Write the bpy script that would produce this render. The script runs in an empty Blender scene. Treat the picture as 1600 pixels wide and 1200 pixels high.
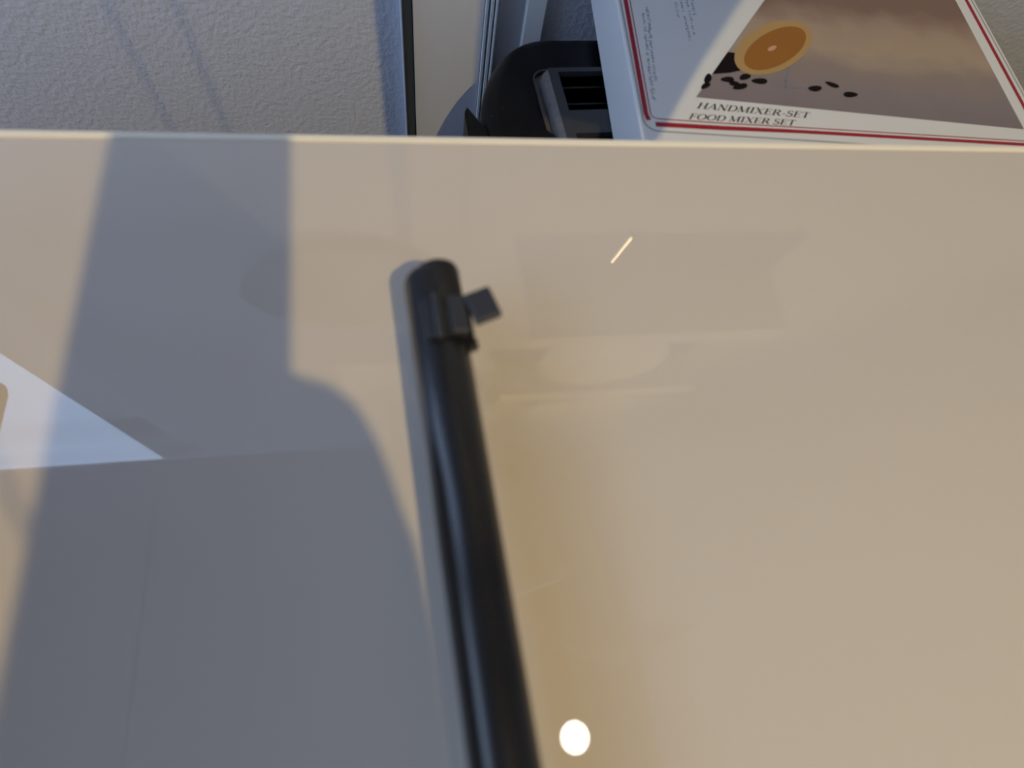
import bpy, bmesh, math, random
from mathutils import Vector, Matrix
random.seed(7)
S = bpy.context.scene
COL = S.collection
R = math.radians

# ------------------------------------------------------------------ camera
cam = bpy.data.cameras.new('camera'); camo = bpy.data.objects.new('camera', cam); COL.objects.link(camo)
cam.sensor_fit = 'HORIZONTAL'; cam.sensor_width = 36.0; cam.lens = 36.0 * 900 / 1600
cam.clip_start = 0.01; cam.clip_end = 50
rot = Matrix(((0.9857, 0.0523, -0.1603), (-0.1102, 0.9193, -0.3778), (0.1277, 0.3901, 0.9119)))
camo.matrix_world = Matrix.Translation((0, 0, 0.2)) @ rot.to_quaternion().to_matrix().to_4x4()
cam.dof.use_dof = True; cam.dof.focus_distance = 0.49; cam.dof.aperture_fstop = 20.25 / 4.2
S.camera = camo

# ------------------------------------------------------------------ world, lights, exposure
W = bpy.data.worlds.new('world'); S.world = W; W.use_nodes = True
bg = W.node_tree.nodes['Background']
bg.inputs[0].default_value = (0.42, 0.60, 1.0, 1); bg.inputs[1].default_value = 0.6
S.view_settings.view_transform = 'Standard'; S.view_settings.look = 'None'
S.view_settings.exposure = 0.0; S.view_settings.gamma = 1.0; S.view_settings.use_curve_mapping = False

# daylight entering by the window of the left wall
wl = bpy.data.lights.new('window_daylight', 'AREA'); wl.shape = 'RECTANGLE'; wl.size = 1.5; wl.size_y = 1.15
wl.color = (0.50, 0.68, 1.0); wl.energy = 28
wlo = bpy.data.objects.new('window_daylight', wl); COL.objects.link(wlo)
wlo.location = (-1.62, -0.35, 0.60); wlo.rotation_euler = (0, R(-90), 0)
wb = bpy.data.lights.new('back_window_daylight', 'AREA'); wb.shape = 'RECTANGLE'; wb.size = 0.88; wb.size_y = 0.95
wb.color = (0.46, 0.65, 1.0); wb.energy = 8.5
wbo = bpy.data.objects.new('back_window_daylight', wb); COL.objects.link(wbo)
wbo.location = (-0.99, 0.405, 0.62); wbo.rotation_euler = (R(-90), 0, 0)
KEY = Vector((0.331, -0.738, 1.285))
kl = bpy.data.lights.new('downlight_bulb', 'SPOT'); kl.shadow_soft_size = 0.0055; kl.spot_size = R(92); kl.spot_blend = 0.5
kl.color = (1.0, 0.76, 0.34); kl.energy = 50
klo = bpy.data.objects.new('downlight_bulb', kl); COL.objects.link(klo); klo.location = KEY
klo.rotation_euler = (Vector((0.10, 0.02, 0.0)) - KEY).to_track_quat('-Z', 'Y').to_euler()

# ------------------------------------------------------------------ material helpers
def mat(name, col, rough=0.5, metal=0.0, spec=0.5, coat=0.0, emit=None, estr=0.0, bump=None, vary=None, trans=0.0):
    m = bpy.data.materials.new(name); m.use_nodes = True
    nt = m.node_tree; b = nt.nodes['Principled BSDF']
    b.inputs['Base Color'].default_value = (*col, 1); b.inputs['Roughness'].default_value = rough
    b.inputs['Metallic'].default_value = metal; b.inputs['Specular IOR Level'].default_value = spec
    b.inputs['Coat Weight'].default_value = coat; b.inputs['Transmission Weight'].default_value = trans
    if emit:
        b.inputs['Emission Color'].default_value = (*emit, 1); b.inputs['Emission Strength'].default_value = estr
    tc = nt.nodes.new('ShaderNodeTexCoord')
    if bump:
        n = nt.nodes.new('ShaderNodeTexNoise'); n.inputs['Scale'].default_value = bump[0]; n.inputs['Detail'].default_value = bump[2] if len(bump) > 2 else 3
        nt.links.new(tc.outputs['Object'], n.inputs['Vector'])
        bp = nt.nodes.new('ShaderNodeBump'); bp.inputs['Strength'].default_value = 1.0; bp.inputs['Distance'].default_value = bump[1]
        nt.links.new(n.outputs['Fac'], bp.inputs['Height']); nt.links.new(bp.outputs['Normal'], b.inputs['Normal'])
    if vary:
        n2 = nt.nodes.new('ShaderNodeTexNoise'); n2.inputs['Scale'].default_value = vary[0]; n2.inputs['Detail'].default_value = 4
        nt.links.new(tc.outputs['Object'], n2.inputs['Vector'])
        mx = nt.nodes.new('ShaderNodeMix'); mx.data_type = 'RGBA'
        mx.inputs[6].default_value = (*col, 1); mx.inputs[7].default_value = (*vary[1], 1)
        nt.links.new(n2.outputs['Fac'], mx.inputs[0]); nt.links.new(mx.outputs[2], b.inputs['Base Color'])
    return m

M = {}
M['glass_top'] = mat('cream_glass', (0.60, 0.535, 0.47), 0.015, spec=1.0)
M['edge'] = mat('cream_edge', (0.90, 0.83, 0.70), 0.35)
M['plaster'] = mat('plaster', (0.50, 0.52, 0.60), 0.75, bump=(230, 0.0010, 4), vary=(60, (0.47, 0.49, 0.57)))
M['paint'] = mat('wall_paint', (0.74, 0.73, 0.70), 0.7, bump=(120, 0.0006))
M['ceil'] = mat('ceiling_paint', (0.82, 0.80, 0.76), 0.8, bump=(90, 0.0004))
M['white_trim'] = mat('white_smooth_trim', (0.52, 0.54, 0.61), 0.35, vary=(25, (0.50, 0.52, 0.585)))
M['grey_duct'] = mat('pale_duct', (0.66, 0.68, 0.70), 0.4, vary=(25, (0.62, 0.64, 0.66)))
M['gasket'] = mat('gasket', (0.05, 0.065, 0.105), 0.45, vary=(40, (0.045, 0.058, 0.09)))
M['bead'] = mat('bead', (0.70, 0.72, 0.78), 0.3, vary=(40, (0.66, 0.68, 0.74)))
M['wood_floor'] = mat('floor_wood', (0.32, 0.22, 0.14), 0.4, vary=(6, (0.22, 0.14, 0.08)))
M['worktop'] = mat('worktop', (0.20, 0.19, 0.18), 0.35, vary=(90, (0.12, 0.115, 0.11)))
M['cab'] = mat('cabinet_cream', (0.70, 0.67, 0.60), 0.3, vary=(8, (0.68, 0.65, 0.58)))
M['blk'] = mat('black_plastic', (0.010, 0.010, 0.012), 0.32, vary=(60, (0.014, 0.014, 0.016)))
M['blk_shaft'] = mat('black_shaft', (0.004, 0.004, 0.0055), 0.23, spec=0.42, vary=(40, (0.018, 0.018, 0.02)))
M['blk_matte'] = mat('black_matte', (0.006, 0.006, 0.007), 0.6, vary=(60, (0.009, 0.009, 0.010)))
M['clamp'] = mat('clamp_plastic', (0.022, 0.024, 0.032), 0.42, vary=(80, (0.028, 0.03, 0.04)))
M['tbody'] = mat('toaster_body', (0.003, 0.003, 0.004), 0.38, spec=0.14, vary=(50, (0.006, 0.006, 0.007)))
M['tplate'] = mat('toaster_plate', (0.040, 0.041, 0.048), 0.45, spec=0.35, vary=(160, (0.030, 0.030, 0.036)))
M['tlip'] = mat('toaster_lip', (0.20, 0.20, 0.22), 0.4, metal=0.5, vary=(200, (0.10, 0.095, 0.10)))
M['tline'] = mat('toaster_seam', (0.11, 0.085, 0.07), 0.5, metal=0.4, vary=(300, (0.06, 0.05, 0.045)))
M['well'] = mat('toaster_well', (0.003, 0.003, 0.003), 0.7, vary=(80, (0.005, 0.005, 0.005)))
M['wire'] = mat('guide_wire', (0.03, 0.03, 0.035), 0.45, metal=0.6, vary=(80, (0.02, 0.02, 0.024)))
M['crumb'] = mat('crumb', (0.16, 0.12, 0.08), 0.8, vary=(300, (0.2, 0.13, 0.07)))
M['card'] = mat('carton_white', (0.66, 0.67, 0.68), 0.45, vary=(12, (0.64, 0.65, 0.665)))
M['red'] = mat('print_red', (0.32, 0.009, 0.022), 0.45, spec=.3, vary=(60, (0.29, 0.008, 0.020)))
M['grey_ink'] = mat('print_grey', (0.30, 0.31, 0.31), 0.5, vary=(60, (0.27, 0.28, 0.28)))
M['ink'] = mat('print_ink', (0.030, 0.028, 0.026), 0.6, spec=.2, vary=(60, (0.04, 0.036, 0.034)))
M['ink_soft'] = mat('print_ink_soft', (0.15, 0.17, 0.23), 0.5, vary=(60, (0.18, 0.20, 0.26)))
M['bean'] = mat('print_bean', (0.003, 0.0015, 0.002), 0.6, spec=.1, vary=(200, (0.010, 0.004, 0.006)))
M['rind'] = mat('print_rind', (0.42, 0.26, 0.085), 0.5, spec=.3, vary=(90, (0.38, 0.25, 0.11)))
M['flesh'] = mat('print_flesh', (0.27, 0.105, 0.010), 0.5, spec=.3, vary=(70, (0.30, 0.12, 0.014)))
M['pip'] = mat('print_core', (0.44, 0.27, 0.15), 0.5, vary=(70, (0.6, 0.36, 0.2)))
M['chrome'] = mat('brushed_steel', (0.60, 0.60, 0.60), 0.25, metal=1.0, vary=(50, (0.5, 0.5, 0.5)))
M['china'] = mat('white_china', (0.78, 0.77, 0.74), 0.12, vary=(20, (0.76, 0.75, 0.72)))
M['platter'] = mat('grey_stoneware', (0.16, 0.17, 0.19), 0.35, vary=(30, (0.13, 0.14, 0.16)))
M['stone'] = mat('pale_grey_stoneware', (0.30, 0.30, 0.30), 0.2, vary=(20, (0.27, 0.27, 0.27)))
M['hood_steel'] = mat('hood_steel', (0.24, 0.28, 0.36), 0.4, metal=0.3, vary=(40, (0.21, 0.25, 0.32)))
M['wood'] = mat('oak', (0.45, 0.30, 0.17), 0.45, vary=(18, (0.36, 0.23, 0.12)))
M['lampglass'] = mat('lamp_diffuser', (0.9, 0.88, 0.82), 0.4, emit=(1.0, 0.93, 0.80), estr=14)
M['led'] = mat('led_bar', (0.9, 0.85, 0.75), 0.4, emit=(1.0, 0.72, 0.36), estr=8)  # glow standing in for a glint mirrored in the glass
M['pane'] = mat('window_pane', (1, 1, 1), 0.0, trans=1.0)
def picture_mat():
    m = mat('print_photo', (0.3, 0.25, 0.25), 0.5, spec=.3)
    nt = m.node_tree; b = nt.nodes['Principled BSDF']
    tc = nt.nodes.new('ShaderNodeTexCoord'); sx = nt.nodes.new('ShaderNodeSeparateXYZ')
    nt.links.new(tc.outputs['Object'], sx.inputs[0])
    cr = nt.nodes.new('ShaderNodeValToRGB')
    mr = nt.nodes.new('ShaderNodeMapRange'); mr.inputs[1].default_value = 0.036; mr.inputs[2].default_value = 0.150
    nz = nt.nodes.new('ShaderNodeTexNoise'); nz.inputs['Scale'].default_value = 45; nz.inputs['Detail'].default_value = 2
    nt.links.new(tc.outputs['Object'], nz.inputs['Vector'])
    ad = nt.nodes.new('ShaderNodeMath'); ad.operation = 'MULTIPLY_ADD'; ad.inputs[1].default_value = 0.030
    nt.links.new(nz.outputs['Fac'], ad.inputs[0]); nt.links.new(sx.outputs['Y'], ad.inputs[2])
    nt.links.new(ad.outputs[0], mr.inputs[0]); nt.links.new(mr.outputs[0], cr.inputs[0])
    e = cr.color_ramp.elements
    e[0].position = 0.0; e[0].color = (0.185, 0.155, 0.165, 1); e[1].position = 1.0; e[1].color = (0.20, 0.125, 0.10, 1)
    for p, c in ((0.28, (0.215, 0.18, 0.19)), (0.45, (0.25, 0.20, 0.18)), (0.62, (0.36, 0.275, 0.205)), (0.8, (0.34, 0.25, 0.19))):
        x = e.new(p); x.color = (*c, 1)
    nt.links.new(cr.outputs[0], b.inputs['Base Color'])
    return m
M['photo'] = picture_mat()

# ------------------------------------------------------------------ object helpers
def link(name, verts, faces, m, parent=None, smooth=False):
    me = bpy.data.meshes.new(name); me.from_pydata([tuple(v) for v in verts], [], faces); me.update()
    bm = bmesh.new(); bm.from_mesh(me); bmesh.ops.recalc_face_normals(bm, faces=bm.faces); bm.to_mesh(me); bm.free()
    me.materials.append(M[m])
    if smooth:
        for p in me.polygons: p.use_smooth = True
    o = bpy.data.objects.new(name, me); COL.objects.link(o)
    if parent: o.parent = parent
    return o
def link_bm(name, bm, m, parent=None, smooth=False, sharp=35):
    bmesh.ops.recalc_face_normals(bm, faces=bm.faces)
    if smooth:
        for f in bm.faces: f.smooth = True
        for e in bm.edges:
            if len(e.link_faces) == 2 and e.calc_face_angle(0) > R(sharp): e.smooth = False
    me = bpy.data.meshes.new(name); bm.to_mesh(me); bm.free(); me.materials.append(M[m])
    o = bpy.data.objects.new(name, me); COL.objects.link(o)
    if parent: o.parent = parent
    return o
def tag(o, label, cat, group=None):
    o['label'] = label; o['category'] = cat
    if group: o['group'] = group
    return o
def struct(o, label=None):
    o['kind'] = 'structure'
    if label: o['label'] = label
    return o
def empty(name, loc, rz=0):
    o = bpy.data.objects.new(name, None); COL.objects.link(o); o.location = loc; o.rotation_euler = (0, 0, rz); o.empty_display_size = 0.05
    return o
def box_bm(x0, x1, y0, y1, z0, z1, bev=0.0, seg=2):
    bm = bmesh.new(); bmesh.ops.create_cube(bm, size=1)
    for v in bm.verts: v.co = Vector(((x0 + x1) / 2 + v.co.x * (x1 - x0), (y0 + y1) / 2 + v.co.y * (y1 - y0), (z0 + z1) / 2 + v.co.z * (z1 - z0)))
    if bev: bmesh.ops.bevel(bm, geom=bm.edges[:], offset=bev, segments=seg, affect='EDGES', profile=0.5)
    return bm
def box(name, x0, x1, y0, y1, z0, z1, m, parent=None, bev=0.0, seg=2):
    return link_bm(name, box_bm(x0, x1, y0, y1, z0, z1, bev, seg), m, parent)
def prism(name, poly, z0, z1, m, parent=None, bev=0.0):
    n = len(poly)
    bm = bmesh.new()
    lo = [bm.verts.new((p[0], p[1], z0)) for p in poly]; hi = [bm.verts.new((p[0], p[1], z1)) for p in poly]
    bm.faces.new(lo[::-1]); bm.faces.new(hi)
    for i in range(n): bm.faces.new((lo[i], lo[(i + 1) % n], hi[(i + 1) % n], hi[i]))
    if bev: bmesh.ops.bevel(bm, geom=bm.edges[:], offset=bev, segments=2, affect='EDGES')
    return link_bm(name, bm, m, parent, smooth=True, sharp=40)
def lathe(name, prof, m, parent=None, n=48, axis='z', cen=(0, 0, 0), sx=1, sy=1):
    vs, fs = [], []
    for r, z in prof:
        for k in range(n):
            a = 2 * math.pi * k / n; c = (r * math.cos(a) * sx, r * math.sin(a) * sy, z)
            if axis == 'y': c = (c[0], -c[2], c[1])
            if axis == 'x': c = (c[2], c[0], c[1])
            vs.append((c[0] + cen[0], c[1] + cen[1], c[2] + cen[2]))
    for i in range(len(prof) - 1):
        for k in range(n): fs.append((i * n + k, i * n + (k + 1) % n, (i + 1) * n + (k + 1) % n, (i + 1) * n + k))
    if prof[0][0] > 1e-6: fs.append(tuple(range(n))[::-1])
    if prof[-1][0] > 1e-6: fs.append(tuple((len(prof) - 1) * n + k for k in range(n)))
    bm = bmesh.new(); me = bpy.data.meshes.new('t'); me.from_pydata(vs, [], fs); bm.from_mesh(me); bpy.data.meshes.remove(me)
    bmesh.ops.remove_doubles(bm, verts=bm.verts, dist=1e-6)
    return link_bm(name, bm, m, parent, smooth=True)
def tube(name, p0, p1, r, m, parent=None, n=16):
    p0, p1 = Vector(p0), Vector(p1); d = (p1 - p0); L = d.length; q = d.to_track_quat('Z', 'Y')
    bm = bmesh.new()
    bmesh.ops.create_cone(bm, cap_ends=True, segments=n, radius1=r, radius2=r, depth=L)
    for v in bm.verts: v.co = q @ v.co + (p0 + p1) / 2
    return link_bm(name, bm, m, parent, smooth=True, sharp=50)

# ------------------------------------------------------------------ room shell
XL, XR, YB, YF, ZF, ZC = -1.7, 1.9, 0.43, -2.2, -1.1, 1.3
struct(box('floor', XL - .1, XR + .1, YF - .1, YB + .1, ZF - .06, ZF, 'wood_floor'))
struct(box('ceiling', XL - .1, XR + .1, YF - .1, YB + .1, ZC, ZC + .06, 'ceil'))
bx0, bx1, bz0, bz1 = -1.46, -0.49, 0.10, 1.15
bm = bmesh.new()
for a in ((XL - .1, bx0, ZF, ZC), (bx1, XR + .1, ZF, ZC), (bx0, bx1, ZF, bz0), (bx0, bx1, bz1, ZC)):
    b2 = box_bm(a[0], a[1], YB, YB + .1, a[2], a[3]); me = bpy.data.meshes.new('t'); b2.to_mesh(me); b2.free(); bm.from_mesh(me); bpy.data.meshes.remove(me)
struct(link_bm('wall_back', bm, 'plaster'))
wb2 = empty('window_2', ((bx0 + bx1) / 2, YB + .05, bz0)); struct(wb2)
bxh = (bx1 - bx0) / 2; bh = bz1 - bz0
for a in ((-bxh, -bxh + .05, -.03, .03, 0, bh), (bxh - .05, bxh, -.03, .03, 0, bh), (-bxh + .05, bxh - .05, -.03, .03, 0, .05), (-bxh + .05, bxh - .05, -.03, .03, bh - .05, bh)):
    box('window_frame', *a, 'white_trim', wb2, bev=.004)
box('window_pane', -bxh + .05, bxh - .05, -.003, .003, .05, bh - .05, 'pane', wb2)
struct(box('wall_right', XR, XR + .1, YF - .1, YB, ZF, ZC, 'paint'))
struct(box('wall_front', XL - .1, XR + .1, YF - .1, YF, ZF, ZC, 'paint'))
# left wall with its window opening (four meshes of one wall joined into one)
wy0, wy1, wz0, wz1 = -1.15, 0.30, 0.0, 1.18
bm = bmesh.new()
for a in ((YF, wy0, ZF, ZC), (wy1, YB, ZF, ZC), (wy0, wy1, ZF, wz0), (wy0, wy1, wz1, ZC)):
    b2 = box_bm(XL - .1, XL, *a); me = bpy.data.meshes.new('t'); b2.to_mesh(me); b2.free(); bm.from_mesh(me); bpy.data.meshes.remove(me)
struct(link_bm('wall_left', bm, 'paint'))
win = empty('window_1', (XL - .05, (wy0 + wy1) / 2, wz0)); struct(win)
wyh = (wy1 - wy0) / 2; wh = wz1 - wz0
for n, a in (('window_frame', (-.03, .03, -wyh, -wyh + .05, 0, wh)), ('window_frame', (-.03, .03, wyh - .05, wyh, 0, wh)),
             ('window_frame', (-.03, .03, -wyh + .05, wyh - .05, 0, .05)), ('window_frame', (-.03, .03, -wyh + .05, wyh - .05, wh - .05, wh))):
    box(n, *a, 'white_trim', win, bev=.004)
box('window_mullion', -.025, .025, -.025, .025, .05, wh - .05, 'white_trim', win, bev=.004)
for s in (-1, 1): box('window_pane', -.003, .003, min(s * .025, s * (wyh - .05)), max(s * .025, s * (wyh - .05)), .05, wh - .05, 'pane', win)

# trims on the back wall: dark gasket, bead, white board, fluted strip, duct
struct(box('trim_1', 0.0010, 0.0026, YB - .010, YB + .001, ZF, .16, 'bead', bev=.0006))
struct(box('trim_2', 0.0026, 0.0103, YB - .002, YB + .001, ZF, .16, 'gasket'))
struct(box('trim_3', 0.0103, 0.0640, YB - .006, YB + .001, ZF, .16, 'white_trim', bev=.001))
fl = empty('trim_4', (0.0640, YB, ZF)); struct(fl)
for i, (x0, x1, d) in enumerate(((.0001, .0022, .009), (.0022, .0038, .005), (.0038, .0062, .010), (.0062, .0074, .006), (.0074, .0092, .011))):
    box('flute', x0, x1, -d, .0005, 0, .16 - ZF, 'grey_duct', fl, bev=.0004)
struct(box('trim_5', 0.0950, 0.1105, YB - .008, YB + .001, ZF, .16, 'grey_duct', bev=.001))

# ------------------------------------------------------------------ breakfast bar and worktop
struct(box('wall_bar', -1.3, 1.5, -0.06, 0.13, ZF, -0.030, 'paint'))
bar = empty('bar_counter', (0.1, -0.05, -0.030)); tag(bar, 'glossy cream glass-topped breakfast bar under the black tube', 'counter')
box('glass_top', -1.4, 1.4, -0.36, 0.2532, 0, .030, 'glass_top', bar, bev=.0012)
box('edge_trim', -1.4, 1.4, 0.2532, 0.2572, 0, .0302, 'edge', bar, bev=.0012)
wt = box('worktop', -1.3, 1.5, 0.13, YB - .012, -0.30, -0.26, 'worktop', bev=.002)
tag(wt, 'dark speckled kitchen worktop below the raised bar', 'worktop')
c = empty('base_cabinet', (-1.3, 0.13, ZF)); tag(c, 'cream base cabinet carrying the dark worktop', 'cabinet')
box('body', 0, 2.8, .004, .285, .10, .80, 'cab', c); box('plinth', .02, 2.78, .02, .285, 0, .10, 'gasket', c)

# ------------------------------------------------------------------ toaster
T = empty('toaster', (0.190, 0.3003, -0.26), R(4.0)); tag(T, 'black two-slot toaster with grey slotted top plate under the carton', 'toaster')
TOP = 0.182   # body top above worktop; plate top at 0.190
N = 96
def stadium(inset):
    """outline: straight sides, half-ellipse ends (60 mm deep, 94 mm half width)"""
    a0, b0, ra = .080, .094 - inset, .060 - inset; pts = []
    q = N // 4
    for k in range(2 * q):       # right end, from -90 to 90
        t = -math.pi / 2 + math.pi * k / (2 * q - 1); pts.append((a0 + ra * math.cos(t), b0 * math.sin(t)))
    for k in range(2 * q):
        t = math.pi / 2 + math.pi * k / (2 * q - 1); pts.append((-a0 + ra * math.cos(t), b0 * math.sin(t)))
    return pts
def rrect(hx, hy, r, n=N):
    pts = []; q = n // 4
    for cx, cy, a in ((hx - r, -hy + r, -90), (hx - r, hy - r, 0), (-hx + r, hy - r, 90), (-hx + r, -hy + r, 180)):
        for k in range(q):
            t = R(a + 90 * k / (q - 1)); pts.append((cx + r * math.cos(t), cy + r * math.sin(t)))
    return pts
def rings(name, loops, m, parent, close_first=False, close_last=False):
    bm = bmesh.new(); L = [[bm.verts.new(p) for p in lp] for lp in loops]; n = len(L[0])
    for i in range(len(L) - 1):
        for k in range(n): bm.faces.new((L[i][k], L[i][(k + 1) % n], L[i + 1][(k + 1) % n], L[i + 1][k]))
    if close_first: bm.faces.new(L[0][::-1])
    if close_last: bm.faces.new(L[-1])
    return link_bm(name, bm, m, parent, smooth=True, sharp=40)
def lift(pts, z): return [(p[0], p[1], z) for p in pts]
HX, HY = .0985, .0560
lo = [lift(stadium(.004), .008), lift(stadium(0), .016)]
for k in range(7):
    t = math.pi / 2 * k / 6; lo.append(lift(stadium(.012 * (1 - math.cos(t))), TOP - .012 + .012 * math.sin(t)))
lo += [lift(rrect(HX, HY, .010), TOP), lift(rrect(HX, HY, .010), TOP - .10)]
rings('body', lo, 'tbody', T, close_first=True, close_last=True)
rings('plate_seam', [lift(rrect(HX - .0002, HY - .0002, .010), TOP - .001), lift(rrect(HX - .0002, HY - .0002, .010), TOP + .0012), lift(rrect(HX - .0012, HY - .0012, .009), TOP + .0012), lift(rrect(HX - .0012, HY - .0012, .009), TOP - .001)], 'tline', T)
# plate: groove, bevelled rim, flat with two openings
PT = .190
rings('plate_rim', [lift(rrect(HX - .0012, HY - .0012, .009), TOP - .002), lift(rrect(HX - .0042, HY - .0042, .0075), TOP - .002), lift(rrect(HX - .0052, HY - .0050, .007), PT - .0045),
                    lift(rrect(HX - .0062, HY - .0058, .0062), PT - .0026), lift(rrect(HX - .0092, HY - .0072, .005), PT)], 'tlip', T)
bm = bmesh.new()
xi, yi = HX - .0092, HY - .0072
def grid_plate(bm, xs, ys, holes, z0, z1):
    vt = {}
    def g(i, j, z):
        if (i, j, z) not in vt: vt[(i, j, z)] = bm.verts.new((xs[i], ys[j], z))
        return vt[(i, j, z)]
    solid = {(i, j) for i in range(len(xs) - 1) for j in range(len(ys) - 1)} - holes
    for (i, j) in solid:
        bm.faces.new((g(i, j, z1), g(i + 1, j, z1), g(i + 1, j + 1, z1), g(i, j + 1, z1)))
    for (i, j) in holes:
        for (a, b) in (((i, j), (i + 1, j)), ((i + 1, j), (i + 1, j + 1)), ((i + 1, j + 1), (i, j + 1)), ((i, j + 1), (i, j))):
            bm.faces.new((g(*a, z1), g(*b, z1), g(*b, z0), g(*a, z0)))
grid_plate(bm, [-xi, -.0825, .0825, xi], [-yi, -.0440, -.0105, .0095, .0450, yi], {(1, 1), (1, 3)}, PT - .004, PT)
link_bm('plate', bm, 'tplate', T)
for v0, v1 in ((-.0440, -.0105), (.0095, .0450)):
    for f in (.33, .76): tube('guide_wire', (-.083, v0 + (v1 - v0) * f, PT - .006), (.083, v0 + (v1 - v0) * f, PT - .006), .0007, 'wire', T, 8)
box('slot_well', -.090, .090, -.050, .050, .0825, .084, 'well', T)
lathe('browning_dial', [(.0215, TOP - .004), (.0215, TOP + .0006), (.0200, TOP + .0022), (.012, TOP + .0030), (.0001, TOP + .0032)], 'tbody', T, 40, cen=(-.1120, -.016, 0))
prism('lever', [(-.1505, -.020), (-.137, -.020), (-.137, .006), (-.1470, .027), (-.1495, .022)], .130, TOP - .002, 'tbody', T, bev=.0008)
for sx in (-1, 1):
    for sy in (-1, 1): lathe('foot', [(.010, 0), (.010, .009)], 'blk_matte', T, 20, cen=(sx * .095, sy * .065, 0))
for i in range(9):
    s = random.uniform(.0002, .0005)
    u, v = random.choice([(random.uniform(-.095, -.065), random.uniform(-.05, .05)), (random.uniform(-.135, -.1), random.uniform(-.06, .08))])
    z = PT if abs(u) < .088 else TOP
    if abs(u) < .0825 and (.0095 < v < .045 or -.044 < v < -.0105): v = .0525 if v > 0 else .0
    if .088 < abs(u) < .1: continue
    bm = bmesh.new(); bmesh.ops.create_icosphere(bm, subdivisions=1, radius=s)
    for q in bm.verts: q.co = Vector((u, v, z + s * .7)) + q.co * random.uniform(.7, 1.2)
    co = link_bm('toast_crumb', bm, 'crumb', None); co.matrix_world = Matrix.Translation((0.190, 0.3003, -0.26)) @ Matrix.Rotation(R(4), 4, 'Z')
    tag(co, 'tiny brown toast crumb on top of the black toaster', 'crumb', 'crumbs on the toaster')

# ------------------------------------------------------------------ carton
BW, BD, BH = .275, .178, .0400
K = empty('mixer_carton', (0.130, 0.236, -0.070), R(-3.2)); tag(K, 'white mixer-set carton with red border and fruit photo lying on the toaster', 'box')
box('carton', 0, BW, 0, BD, 0, BH, 'card', K, bev=.0012, seg=3)
LAY = [0]
def decal(name, polys, m, parent=K, dz=None, thick=.00008):
    """flat print: polygons in carton coordinates on the lid"""
    z = BH + (dz if dz is not None else .00006)
    vs, fs = [], []
    for p in polys:
        b = len(vs); vs += [(x, y, z) for x, y in p]; fs.append(tuple(range(b, b + len(p))))
    return link(name, vs, fs, m, parent)
def strip(pts, w):
    out = []
    P = [Vector(p) for p in pts]; n = len(P); A, B = [], []
    for i in range(n):
        d = (P[min(i + 1, n - 1)] - P[max(i - 1, 0)]).normalized(); nn = Vector((-d.y, d.x)); ww = w[i] if isinstance(w, (list, tuple)) else w
        A.append(P[i] + nn * ww / 2); B.append(P[i] - nn * ww / 2)
    return [[A[i], A[i + 1], B[i + 1], B[i]] for i in range(n - 1)]
def arc(cx, cy, r, a0, a1, n=10, ry=None):
    return [(cx + r * math.cos(R(a0 + (a1 - a0) * i / n)), cy + (ry or r) * math.sin(R(a0 + (a1 - a0) * i / n))) for i in range(n + 1)]
def rr_path(x0, x1, y0, y1, r):
    return arc(x0 + r, y1 - r, r, 90, 180) + arc(x0 + r, y0 + r, r, 180, 270) + arc(x1 - r, y0 + r, r, 270, 360) + arc(x1 - r, y1 - r, r, 0, 90) + [(x0 + r, y1)]
mx, my = BW - .003, BD - .004
decal('outer_grey_line', strip(rr_path(.0027, mx, .0092, my, .0085), .0011), 'grey_ink')
decal('red_band', strip([(.0063, .160), (.0062, .120), (.0050, .022), (.0060, .0172)], .0029), 'red')
decal('red_band', strip([(.0095, .0144), (.05, .0148), (.10, .0160), (.26, .0175)], [.0036, .0034, .0028, .0026]), 'red')
decal('red_band', strip([(mx - .0045, .02), (mx - .0045, .160)], .0029), 'red')
decal('red_band', strip([(.012, my - .005), (mx - .012, my - .005)], .0029), 'red')
decal('thin_red_line', strip([(.0092, .160), (.0091, .12), (.0078, .0225), (.0086, .0200), (.0115, .0187)], .0007), 'red')
decal('thin_red_line', strip([(.0115, .0187), (.05, .0186), (.10, .0193), (.26, .0205)], .0008), 'red')
# photograph printed on the lid
decal('printed_photo', [[(.0384, .0381), (.1042, .0358), (.258, .0305), (.258, .168), (.128, .168), (.105, .1338)]], 'photo')
decal('photo_edge', strip([(.0384, .0381), (.105, .1338), (.128, .168)], .0005), 'grey_ink', dz=.00012)
def ell(cx, cy, a, b, ang, n=40, wob=0):
    c, s = math.cos(R(ang)), math.sin(R(ang)); o = []
    for i in range(n):
        t = 2 * math.pi * i / n; k = 1 + wob * math.sin(3 * t + cx * 900)
        o.append((cx + k * (a * math.cos(t) * c - b * math.sin(t) * s), cy + k * (a * math.cos(t) * s + b * math.sin(t) * c)))
    return o
decal('printed_shadow', [[(.0523, .0585), (.0669, .0795), (.0735, .0790), (.0730, .0640), (.0640, .0608)]], 'bean', dz=.00014)  # black wedge of the printed picture
decal('printed_citrus_rind', [ell(.1002, .0880, .0370, .0172, 40)], 'rind', dz=.00020)
decal('printed_citrus_flesh', [ell(.1012, .0872, .0310, .0122, 40)], 'flesh', dz=.00026)
decal('printed_citrus_core', [ell(.0984, .0862, .0042, .0016, 36)], 'pip', dz=.00032)
for i, a in enumerate(((.0489, .0545, .0047, .0021, 62), (.0462, .0482, .0042, .0018, 40), (.0617, .0550, .0046, .0023, 12), (.0737, .0584, .0045, .0023, 30),
                       (.0828, .0557, .0055, .0025, 8), (.0652, .0520, .0035, .0022, 5), (.0688, .0497, .0056, .0022, 24), (.1190, .0530, .0050, .0024, 15), (.1320, .0575, .0046, .0022, -20), (.1420, .0500, .0052, .0024, 10))):
    decal('printed_bean', [ell(*a, n=24, wob=.06)], 'bean', dz=.00016)
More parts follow.
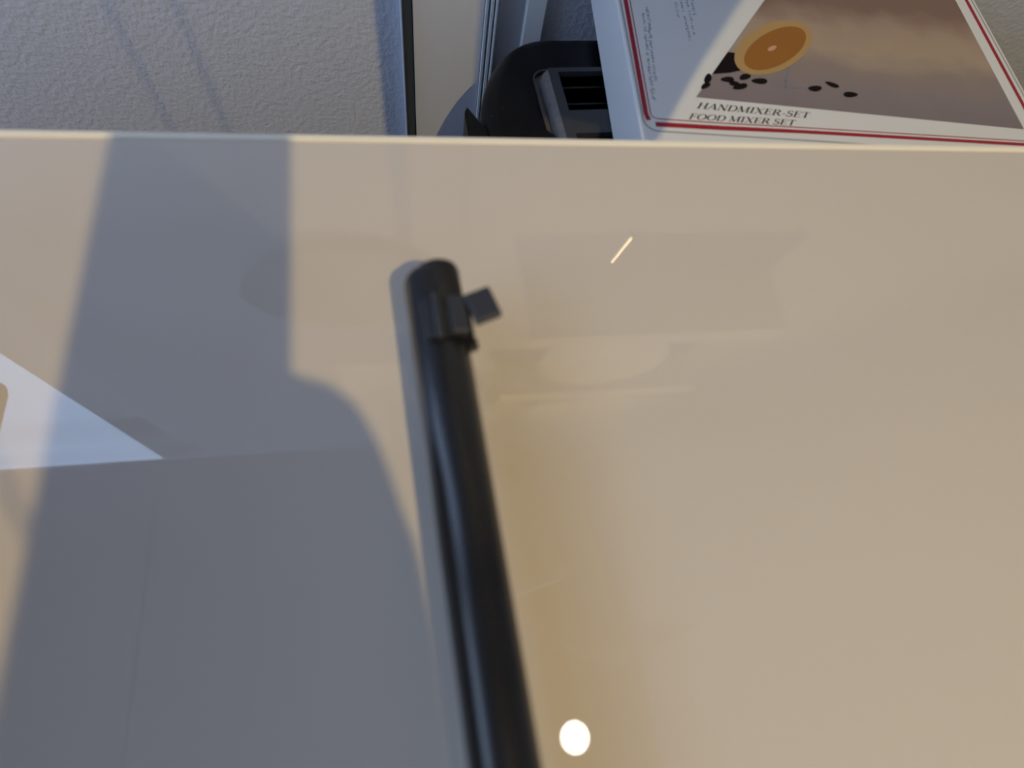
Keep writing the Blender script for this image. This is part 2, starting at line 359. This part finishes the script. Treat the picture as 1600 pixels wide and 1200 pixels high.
decal('printed_stalk', strip([(.0985, .0480), (.1005, .0585), (.1060, .0700), (.1110, .0760)], [.0006, .0008, .0010, .0007]) + strip([(.0925, .0545), (.0975, .0590), (.1040, .0570)], .0006) + strip([(.0930, .0540), (.1010, .0520), (.1080, .0525)], .0006), 'ink_soft', dz=.00018)

# serif italic capitals drawn from strokes on a unit cap height
TH, TN = .155, .055
def serif(x, y, w=.16): return ([(x - w, y), (x + w, y)], TN)
G = {
 'H': (.86, [([(.17, 0), (.17, 1)], TH), ([(.69, 0), (.69, 1)], TH), ([(.17, .52), (.69, .52)], TN), serif(.17, .03), serif(.17, .97), serif(.69, .03), serif(.69, .97)]),
 'A': (.84, [([(.08, 0), (.44, 1)], TN), ([(.44, 1), (.74, 0)], TH), ([(.2, .34), (.62, .34)], TN), serif(.08, .03, .12), serif(.74, .03, .14)]),
 'N': (.88, [([(.16, 0), (.16, 1)], TN), ([(.16, 1), (.72, 0)], TH), ([(.72, 0), (.72, 1)], TN), serif(.16, .03, .13), serif(.72, .97, .13), serif(.10, .97, .1)]),
 'D': (.86, [([(.17, 0), (.17, 1)], TH), ([(.1, .03), (.38, .03)] + arc(.38, .5, .38, -90, 90, 12, .47) + [(.1, .97)], [TN, TN] + [TN + (TH - TN) * math.sin(math.pi * i / 12) for i in range(13)] + [TN])]),
 'M': (1.06, [([(.14, 0), (.18, 1)], TN), ([(.18, 1), (.5, .05)], TH), ([(.5, .05), (.86, 1)], TN), ([(.88, 0), (.86, 1)], TH), serif(.14, .03, .12), serif(.88, .03, .14), serif(.12, .97, .1), serif(.92, .97, .1)]),
 'I': (.42, [([(.2, 0), (.2, 1)], TH), serif(.2, .03), serif(.2, .97)]),
 'X': (.84, [([(.12, 1), (.68, 0)], TH), ([(.1, 0), (.7, 1)], TN), serif(.12, .97, .12), serif(.68, .03, .14), serif(.1, .03, .1), serif(.7, .97, .1)]),
 'E': (.72, [([(.17, 0), (.17, 1)], TH), ([(.05, .03), (.6, .03), (.63, .24)], TN), ([(.05, .97), (.58, .97), (.6, .78)], TN), ([(.17, .52), (.46, .52)], TN), ([(.46, .4), (.46, .64)], TN)]),
 'F': (.68, [([(.17, 0), (.17, 1)], TH), serif(.17, .03), ([(.05, .97), (.58, .97), (.6, .78)], TN), ([(.17, .52), (.46, .52)], TN), ([(.46, .4), (.46, .64)], TN)]),
 'R': (.82, [([(.17, 0), (.17, 1)], TH), serif(.17, .03), ([(.05, .97), (.36, .97)] + arc(.36, .74, .24, 90, -90, 10, .23) + [(.17, .51)], [TN, TN] + [TN + (TH - TN) * math.sin(math.pi * i / 10) for i in range(11)] + [TN]), ([(.38, .51), (.72, 0)], TH), serif(.74, .03, .08)]),
 'S': (.64, [(arc(.3, .74, .2, 20, 270, 12, .23) + arc(.3, .26, .23, 90, -160, 12, .25), [TN] + [TN + (TH - TN) * min(1, i / 12) for i in range(12)] + [TH] + [TH - (TH - TN) * i / 12 for i in range(12)]), ([(.5, .98), (.49, .74)], TN), ([(.07, .02), (.08, .28)], TN)]),
 'T': (.74, [([(.36, 0), (.36, 1)], TH), serif(.36, .03), ([(.04, .76), (.07, .97), (.65, .97), (.68, .76)], TN)]),
 'O': (.90, [(arc(.44, .5, .36, 90, 450, 28, .47), [TN + (TH - TN) * abs(math.sin(2 * math.pi * i / 28)) for i in range(29)])]),
 '-': (.42, [([(.08, .36), (.34, .36)], .09)]),
 ' ': (.30, []),
}
def lettering(text, x0, y0, x1, y1, hgt, shear, m, dz):
    total = sum(G[c][0] for c in text) ; L = math.hypot(x1 - x0, y1 - y0); k = L / total; dx, dy = (x1 - x0) / L, (y1 - y0) / L
    polys = []; pen = 0
    for c in text:
        for pts, w in G[c][1]:
            for q in strip(pts, w):
                o = []
                for p in q:
                    u = (pen + p[0]) * k + shear * p[1] * hgt; v = p[1] * hgt
                    o.append((x0 + u * dx - v * dy, y0 + u * dy + v * dx))
                polys.append(o)
        pen += G[c][0]
    return polys
decal('lettering', lettering('HANDMIXER-SET', .0366, .0290, .1075, .0272, .0050, .60, 'ink', .0001), 'ink', dz=.00012)
decal('lettering', lettering('FOOD MIXER SET', .0300, .0200, .0965, .0204, .0046, .60, 'ink', .0001), 'ink', dz=.00012)
# fine print running along the left border: too small to read, short pen strokes
def fine(x0, y0, x1, y1, words, h, w=.00060):
    polys = []; L = math.hypot(x1 - x0, y1 - y0); dx, dy = (x1 - x0) / L, (y1 - y0) / L; nx, ny = -dy, dx
    tot = sum(words) + len(words) - 1; st = L / tot; u = 0
    for wd in words:
        for i in range(wd):
            hh = h * random.choice((.6, .62, .65, 1.0)); a = random.uniform(-.15, .3) * st
            p = (x0 + dx * u, y0 + dy * u); q = (x0 + dx * (u + a) + nx * hh, y0 + dy * (u + a) + ny * hh)
            polys += strip([p, q], w)
            if random.random() < .6:
                t = random.choice((0, .5, 1)); e = (p[0] + (q[0] - p[0]) * t, p[1] + (q[1] - p[1]) * t)
                polys += strip([e, (e[0] + dx * st * .7, e[1] + dy * st * .7)], w)
            u += st
        u += st
    return polys
decal('fine_print', fine(.0155, .1090, .0103, .0330, [7, 3, 9, 2, 8, 5, 6], .0021), 'ink_soft')
decal('fine_print', fine(.0190, .1150, .0142, .0480, [8, 9, 4, 7, 9], .0021), 'ink_soft')
for (x, ya, yb, wds) in ((.0400, .150, .1080, [6, 4, 6]), (.0440, .150, .0850, [5, 8, 9]), (.0480, .150, .0920, [7, 3, 8]), (.0520, .150, .1110, [9, 6])):
    decal('fine_print', fine(x, ya, x - .0012, yb, wds, .0019), 'ink_soft')

# ------------------------------------------------------------------ black tube with clamp
P = empty('black_tube', (0.0061, 0.1188, 0.0), R(4.15)); tag(P, 'black plastic tube with end cap and clamp lever lying over the cream glass', 'tube')
RAD = .0097; RC = .022; LEN = .46     # radius, height of the axis over the glass (it rests on two feet), length
lathe('shaft', [(.0001, .0012), (.0078, .0012), (.0090, .0026), (RAD, .0046), (RAD, LEN - .004), (.0084, LEN), (.0001, LEN)], 'blk_shaft', P, 40, axis='y', cen=(0, 0, RC))
lathe('end_cap', [(.0001, -.0010), (.0056, -.0008), (.0072, .0004), (.0078, .0022), (.0078, .0172), (.0074, .0178)], 'blk_matte', P, 40, axis='y', cen=(.0024, 0, RC + .0018))
for y in (-.060, -.400): lathe('foot', [(.0040, 0), (.0034, .001), (.0034, RC - RAD + .001)], 'blk_matte', P, 20, cen=(.001, y, 0))
# clamp collar: open band hugging the upper right of the tube
def band(name, r0, r1, a0, a1, y0, y1, m, par, n=20):
    vs, fs = [], []
    for i in range(n + 1):
        a = R(a0 + (a1 - a0) * i / n)
        for r in (r0, r1):
            for y in (y0, y1): vs.append((r * math.cos(a), y, RC + r * math.sin(a)))
    for i in range(n):
        b = 4 * i
        fs += [(b, b + 1, b + 5, b + 4), (b + 2, b + 6, b + 7, b + 3), (b, b + 4, b + 6, b + 2), (b + 1, b + 3, b + 7, b + 5)]
    fs += [(0, 2, 3, 1), (4 * n, 4 * n + 1, 4 * n + 3, 4 * n + 2)]
    bm = bmesh.new(); me = bpy.data.meshes.new('t'); me.from_pydata(vs, [], fs); bm.from_mesh(me); bpy.data.meshes.remove(me)
    return link_bm(name, bm, m, par, smooth=True)
col = band('clamp_collar', RAD + .0001, RAD + .0012, -30, 112, -0.0318, -0.0163, 'blk', P)
box('clamp_rib', -.0016, .0006, -0.0325, -0.0155, RC + RAD + .0003, RC + RAD + .0030, 'clamp', col, bev=.0006)
box('clamp_block', .0036, .0094, -0.0308, -0.0165, RC + .0060, RC + RAD + .0016, 'clamp', col, bev=.0007)
box('clamp_rib', -.0052, -.0036, -0.0318, -0.0163, RC + RAD - .0022, RC + RAD + .0001, 'blk', col, bev=.0005)
lev = link_bm('lever', box_bm(.0106, .0200, -0.0285, -0.0169, RC + .0080, RC + .0112, .0007), 'clamp', P, smooth=False)
LP = Vector((.010, -0.0228, RC + .010))
lev.matrix_local = Matrix.Translation(LP) @ Matrix.Rotation(R(14), 4, 'Z') @ Matrix.Rotation(R(-6), 4, 'Y') @ Matrix.Translation(-LP)
tube('lever_pin', (.0098, -0.0303, RC + .0066), (.0098, -0.0163, RC + .0066), .0015, 'blk', P, 14)
lathe('clamp_screw', [(.0001, 0), (.0017, 0), (.0021, .0006), (.0021, .0036), (.0016, .0042), (.0001, .0042)], 'blk', P, 18, axis='y', cen=(.0104, -0.0298, RC + .0030))

# ------------------------------------------------------------------ things above the bar (mirrored in the glass; some added only to cast shade)
def downlight(x, y, label):
    t = empty('ceiling_downlight', (x, y, ZC)); tag(t, label, 'ceiling light', 'ceiling downlights')
    lathe('trim_ring', [(.0350, -.0005), (.0350, -.0032), (.0390, -.0026), (.0395, -.0005)], 'white_trim', t, 48)
    lathe('diffuser', [(.0345, -.0008), (.0345, -.0030), (.0001, -.0032)], 'lampglass', t, 48)
    return t
downlight(0.3108, -0.2612, 'round ceiling downlight mirrored as a white disc in the bar top')
d2 = downlight(KEY.x, KEY.y, 'round ceiling downlight on the room side of the bar, lighting it warm')

# two narrow plate ledges with plates, on the back wall over the toaster
for (x0, x1, z, dp, lab) in ((.145, .507, .445, .084, 'lower narrow white plate ledge on the back wall'), (.138, .500, .716, .054, 'upper narrow white plate ledge on the back wall')):
    l = empty('plate_ledge', (x0, YB - .012, z)); tag(l, lab, 'shelf', 'plate ledges')
    box('board', 0, x1 - x0, -dp, .011, 0, .022, 'cab', l, bev=.001); box('lip', 0, x1 - x0, -dp - .006, -dp, 0, .030, 'cab', l, bev=.001)
def plate(x, z0, r, y, lab):
    o = lathe('plate', [(.0001, .000), (r * .55, .000), (r * .62, .004), (r * .97, .014), (r, .016), (r * .99, .018), (r * .95, .0165), (r * .60, .007), (r * .5, .004), (.0001, .004)], 'stone', None, 56, axis='y', cen=(0, 0, r))
    lathe('rim', [(r * .965, .0168), (r, .0195), (r * 1.004, .0165), (r * .995, .0140)], 'china', o, 56, axis='y', cen=(0, 0, r))
    o.location = (x, y, z0); o.rotation_euler = (R(-2), 0, 0); tag(o, lab, 'plate', 'plates on the ledges')
    return o
plate(.279, .4675, .099, YB - .068, 'white plate standing on the lower ledge')
plate(.315, .739, .108, YB - .046, 'small white plate standing on the upper ledge')
plate(.330, .739, .205, YB - .022, 'large white plate behind the small one on the upper ledge')
pl = lathe('oval_platter', [(.0001, .0), (.085, .0), (.125, .010), (.126, .013), (.085, .004), (.0001, .004)], 'platter', None, 56, axis='y', sy=.74)
pl.location = (-.086, YB - .003, .460); tag(pl, 'dark grey oval platter hung on the back wall', 'platter')
lb = empty('wall_light_bar', (.267, YB, .392)); tag(lb, 'short warm light bar on the back wall', 'wall light')  # added glowing bar, there only for the glint it mirrors in the glass
box('housing', -.004, .004, -.006, -.0005, -.030, .030, 'white_trim', lb, bev=.001)
bx = box('light_strip', -.0009, .0009, -.0085, -.006, -.026, .026, 'led', lb)
lb.rotation_euler = (0, R(-11), 0)

struct(box('trim_6', .19, .50, -.70, YB, ZC - .001, ZC + .03, 'wood'), 'oak ceiling panel over the bar')  # unseen panel put in for the yellowish tint mirrored in the glass
cn = empty('bread_bin', (-.315, .06, 0)); tag(cn, 'grey bread bin with an oak lid on the left of the bar', 'bin')  # unseen bin put in to keep daylight off the left of the bar
box('body', -.085, .085, -.34, .10, 0, .13, 'platter', cn, bev=.02, seg=4); box('lid', -.083, .083, -.338, .098, .13, .145, 'wood', cn, bev=.006)
tube('handle', (-.03, -.12, .156), (.03, -.12, .156), .006, 'chrome', cn, 14)
for x in (-.025, .025): tube('handle_post', (x, -.12, .143), (x, -.12, .156), .004, 'chrome', cn, 10)

hd = empty('extractor_hood', (-.145, .095, .70)); tag(hd, 'dark steel extractor hood hung from the ceiling over the left of the bar', 'hood')  # unseen hood put in to darken bar and reflection on the left
box('canopy', -.450, .172, -.430, .185, 0, .09, 'hood_steel', hd, bev=.003)
box('chimney', -.10, .10, -.11, .11, .09, ZC - .70, 'platter', hd, bev=.003)
for x in (-.440, -.237, -.034): box('grease_filter', x, x + .198, -.42, .175, -.003, 0, 'hood_steel', hd, bev=.001)

# unseen board added to shade the left of the bar, on four ceiling rods
ZA = .45
def up(px, py):   # point of the blocker board above a point of the bar, on the line to the downlight bulb
    f = ZA / KEY.z; return (px + (KEY.x - px) * f, py + (KEY.y - py) * f)
edge = [(-.0493, .213), (-.0491, .203), (-.0471, .1429), (-.0454, .0925), (-.0435, .0890), (-.0397, .0872), (-.0307, .0836), (-.0218, .0761), (-.0153, .0635), (-.0112, .0516), (-.0073, .038),
        (-.0035, .027), (-.0015, .0167), (.0012, .0), (.0030, -.02), (.0050, -.05), (.0050, -.090), (-.120, -.090), (-.120, .213)]
A = empty('hanging_shelf', (.07, -.20, ZA)); tag(A, 'pale hanging shelf with a rounded end over the bar', 'shelf')
prism('board', [(p[0] - .07, p[1] + .20) for p in [up(*q) for q in edge]], 0, .003, 'cab', A)
for (x, y) in ((-.03, .10), (-.005, .10), (-.03, -.08), (-.005, -.08)): tube('suspension_rod', (x, y, .001), (x, y, ZC - ZA), .0006, 'chrome', A, 8)
# added rail with an unseen board and rod to shade carton and wall
RL = empty('utensil_rail', (.17, .0, .98)); tag(RL, 'steel utensil rail hung from the ceiling by the back wall', 'rail')
dr = Vector((.125, -.067, 0)).normalized()
tube('rail', tuple(-dr * .14), tuple(dr * .20), .005, 'chrome', RL, 14)
for s in (-.12, .18): tube('hanger_rod', tuple(dr * s), (dr.x * s, dr.y * s, ZC - .98), .0012, 'chrome', RL, 10)
SS = .66
sk = empty('hanging_skewer', (KEY.x + SS * (-.0078 - KEY.x), KEY.y + SS * (YB - KEY.y), .28)); tag(sk, 'thin steel skewer hanging from the utensil rail', 'skewer')  # added rod, its shade falls as a narrow strip on the wall
tube('rod', (0, 0, 0), (0, 0, .692), .0062, 'chrome', sk, 14)
# added vertical board; its outline follows the shaded patch on carton and wall
def cut(pt):
    """where the line from the bulb to a shaded point crosses the board's plane"""
    n = Vector((.18, -.98, 0)); q = Vector((.230, -.030, 0)); p = Vector(pt); d = p - KEY
    t = (q - KEY).dot(n) / d.dot(n); return KEY + d * t
bd = [(.1310, .2370, -.03), (.1465, .2594, -.03), (.1754, .3040, -.03), (.2163, .3616, -.03), (.2700, .4300, -.03), (.235, .43, .10), (.0600, .43, .10), (.0595, .43, -.15), (.0595, .43, -.225), (.125, .300, -.07)]
cb = [cut(p) for p in bd]
c0 = Vector((.230, -.030, .40)); th = Vector((.18, -.98, 0)) * .006
vs = [p - c0 for p in cb] + [p - c0 + th for p in cb]; n = len(cb)
H = empty('hanging_board', tuple(c0)); tag(H, 'angular wooden board hanging from the utensil rail', 'board')
link('board', vs, [tuple(range(n)), tuple(range(n, 2 * n))[::-1]] + [(i, (i + 1) % n, n + (i + 1) % n, n + i) for i in range(n)], 'wood', H)
top = max(cb, key=lambda p: p.z) - c0
tube('cord', (top.x, top.y, top.z - .004), (top.x, top.y, .575), .0012, 'wood', H, 8)
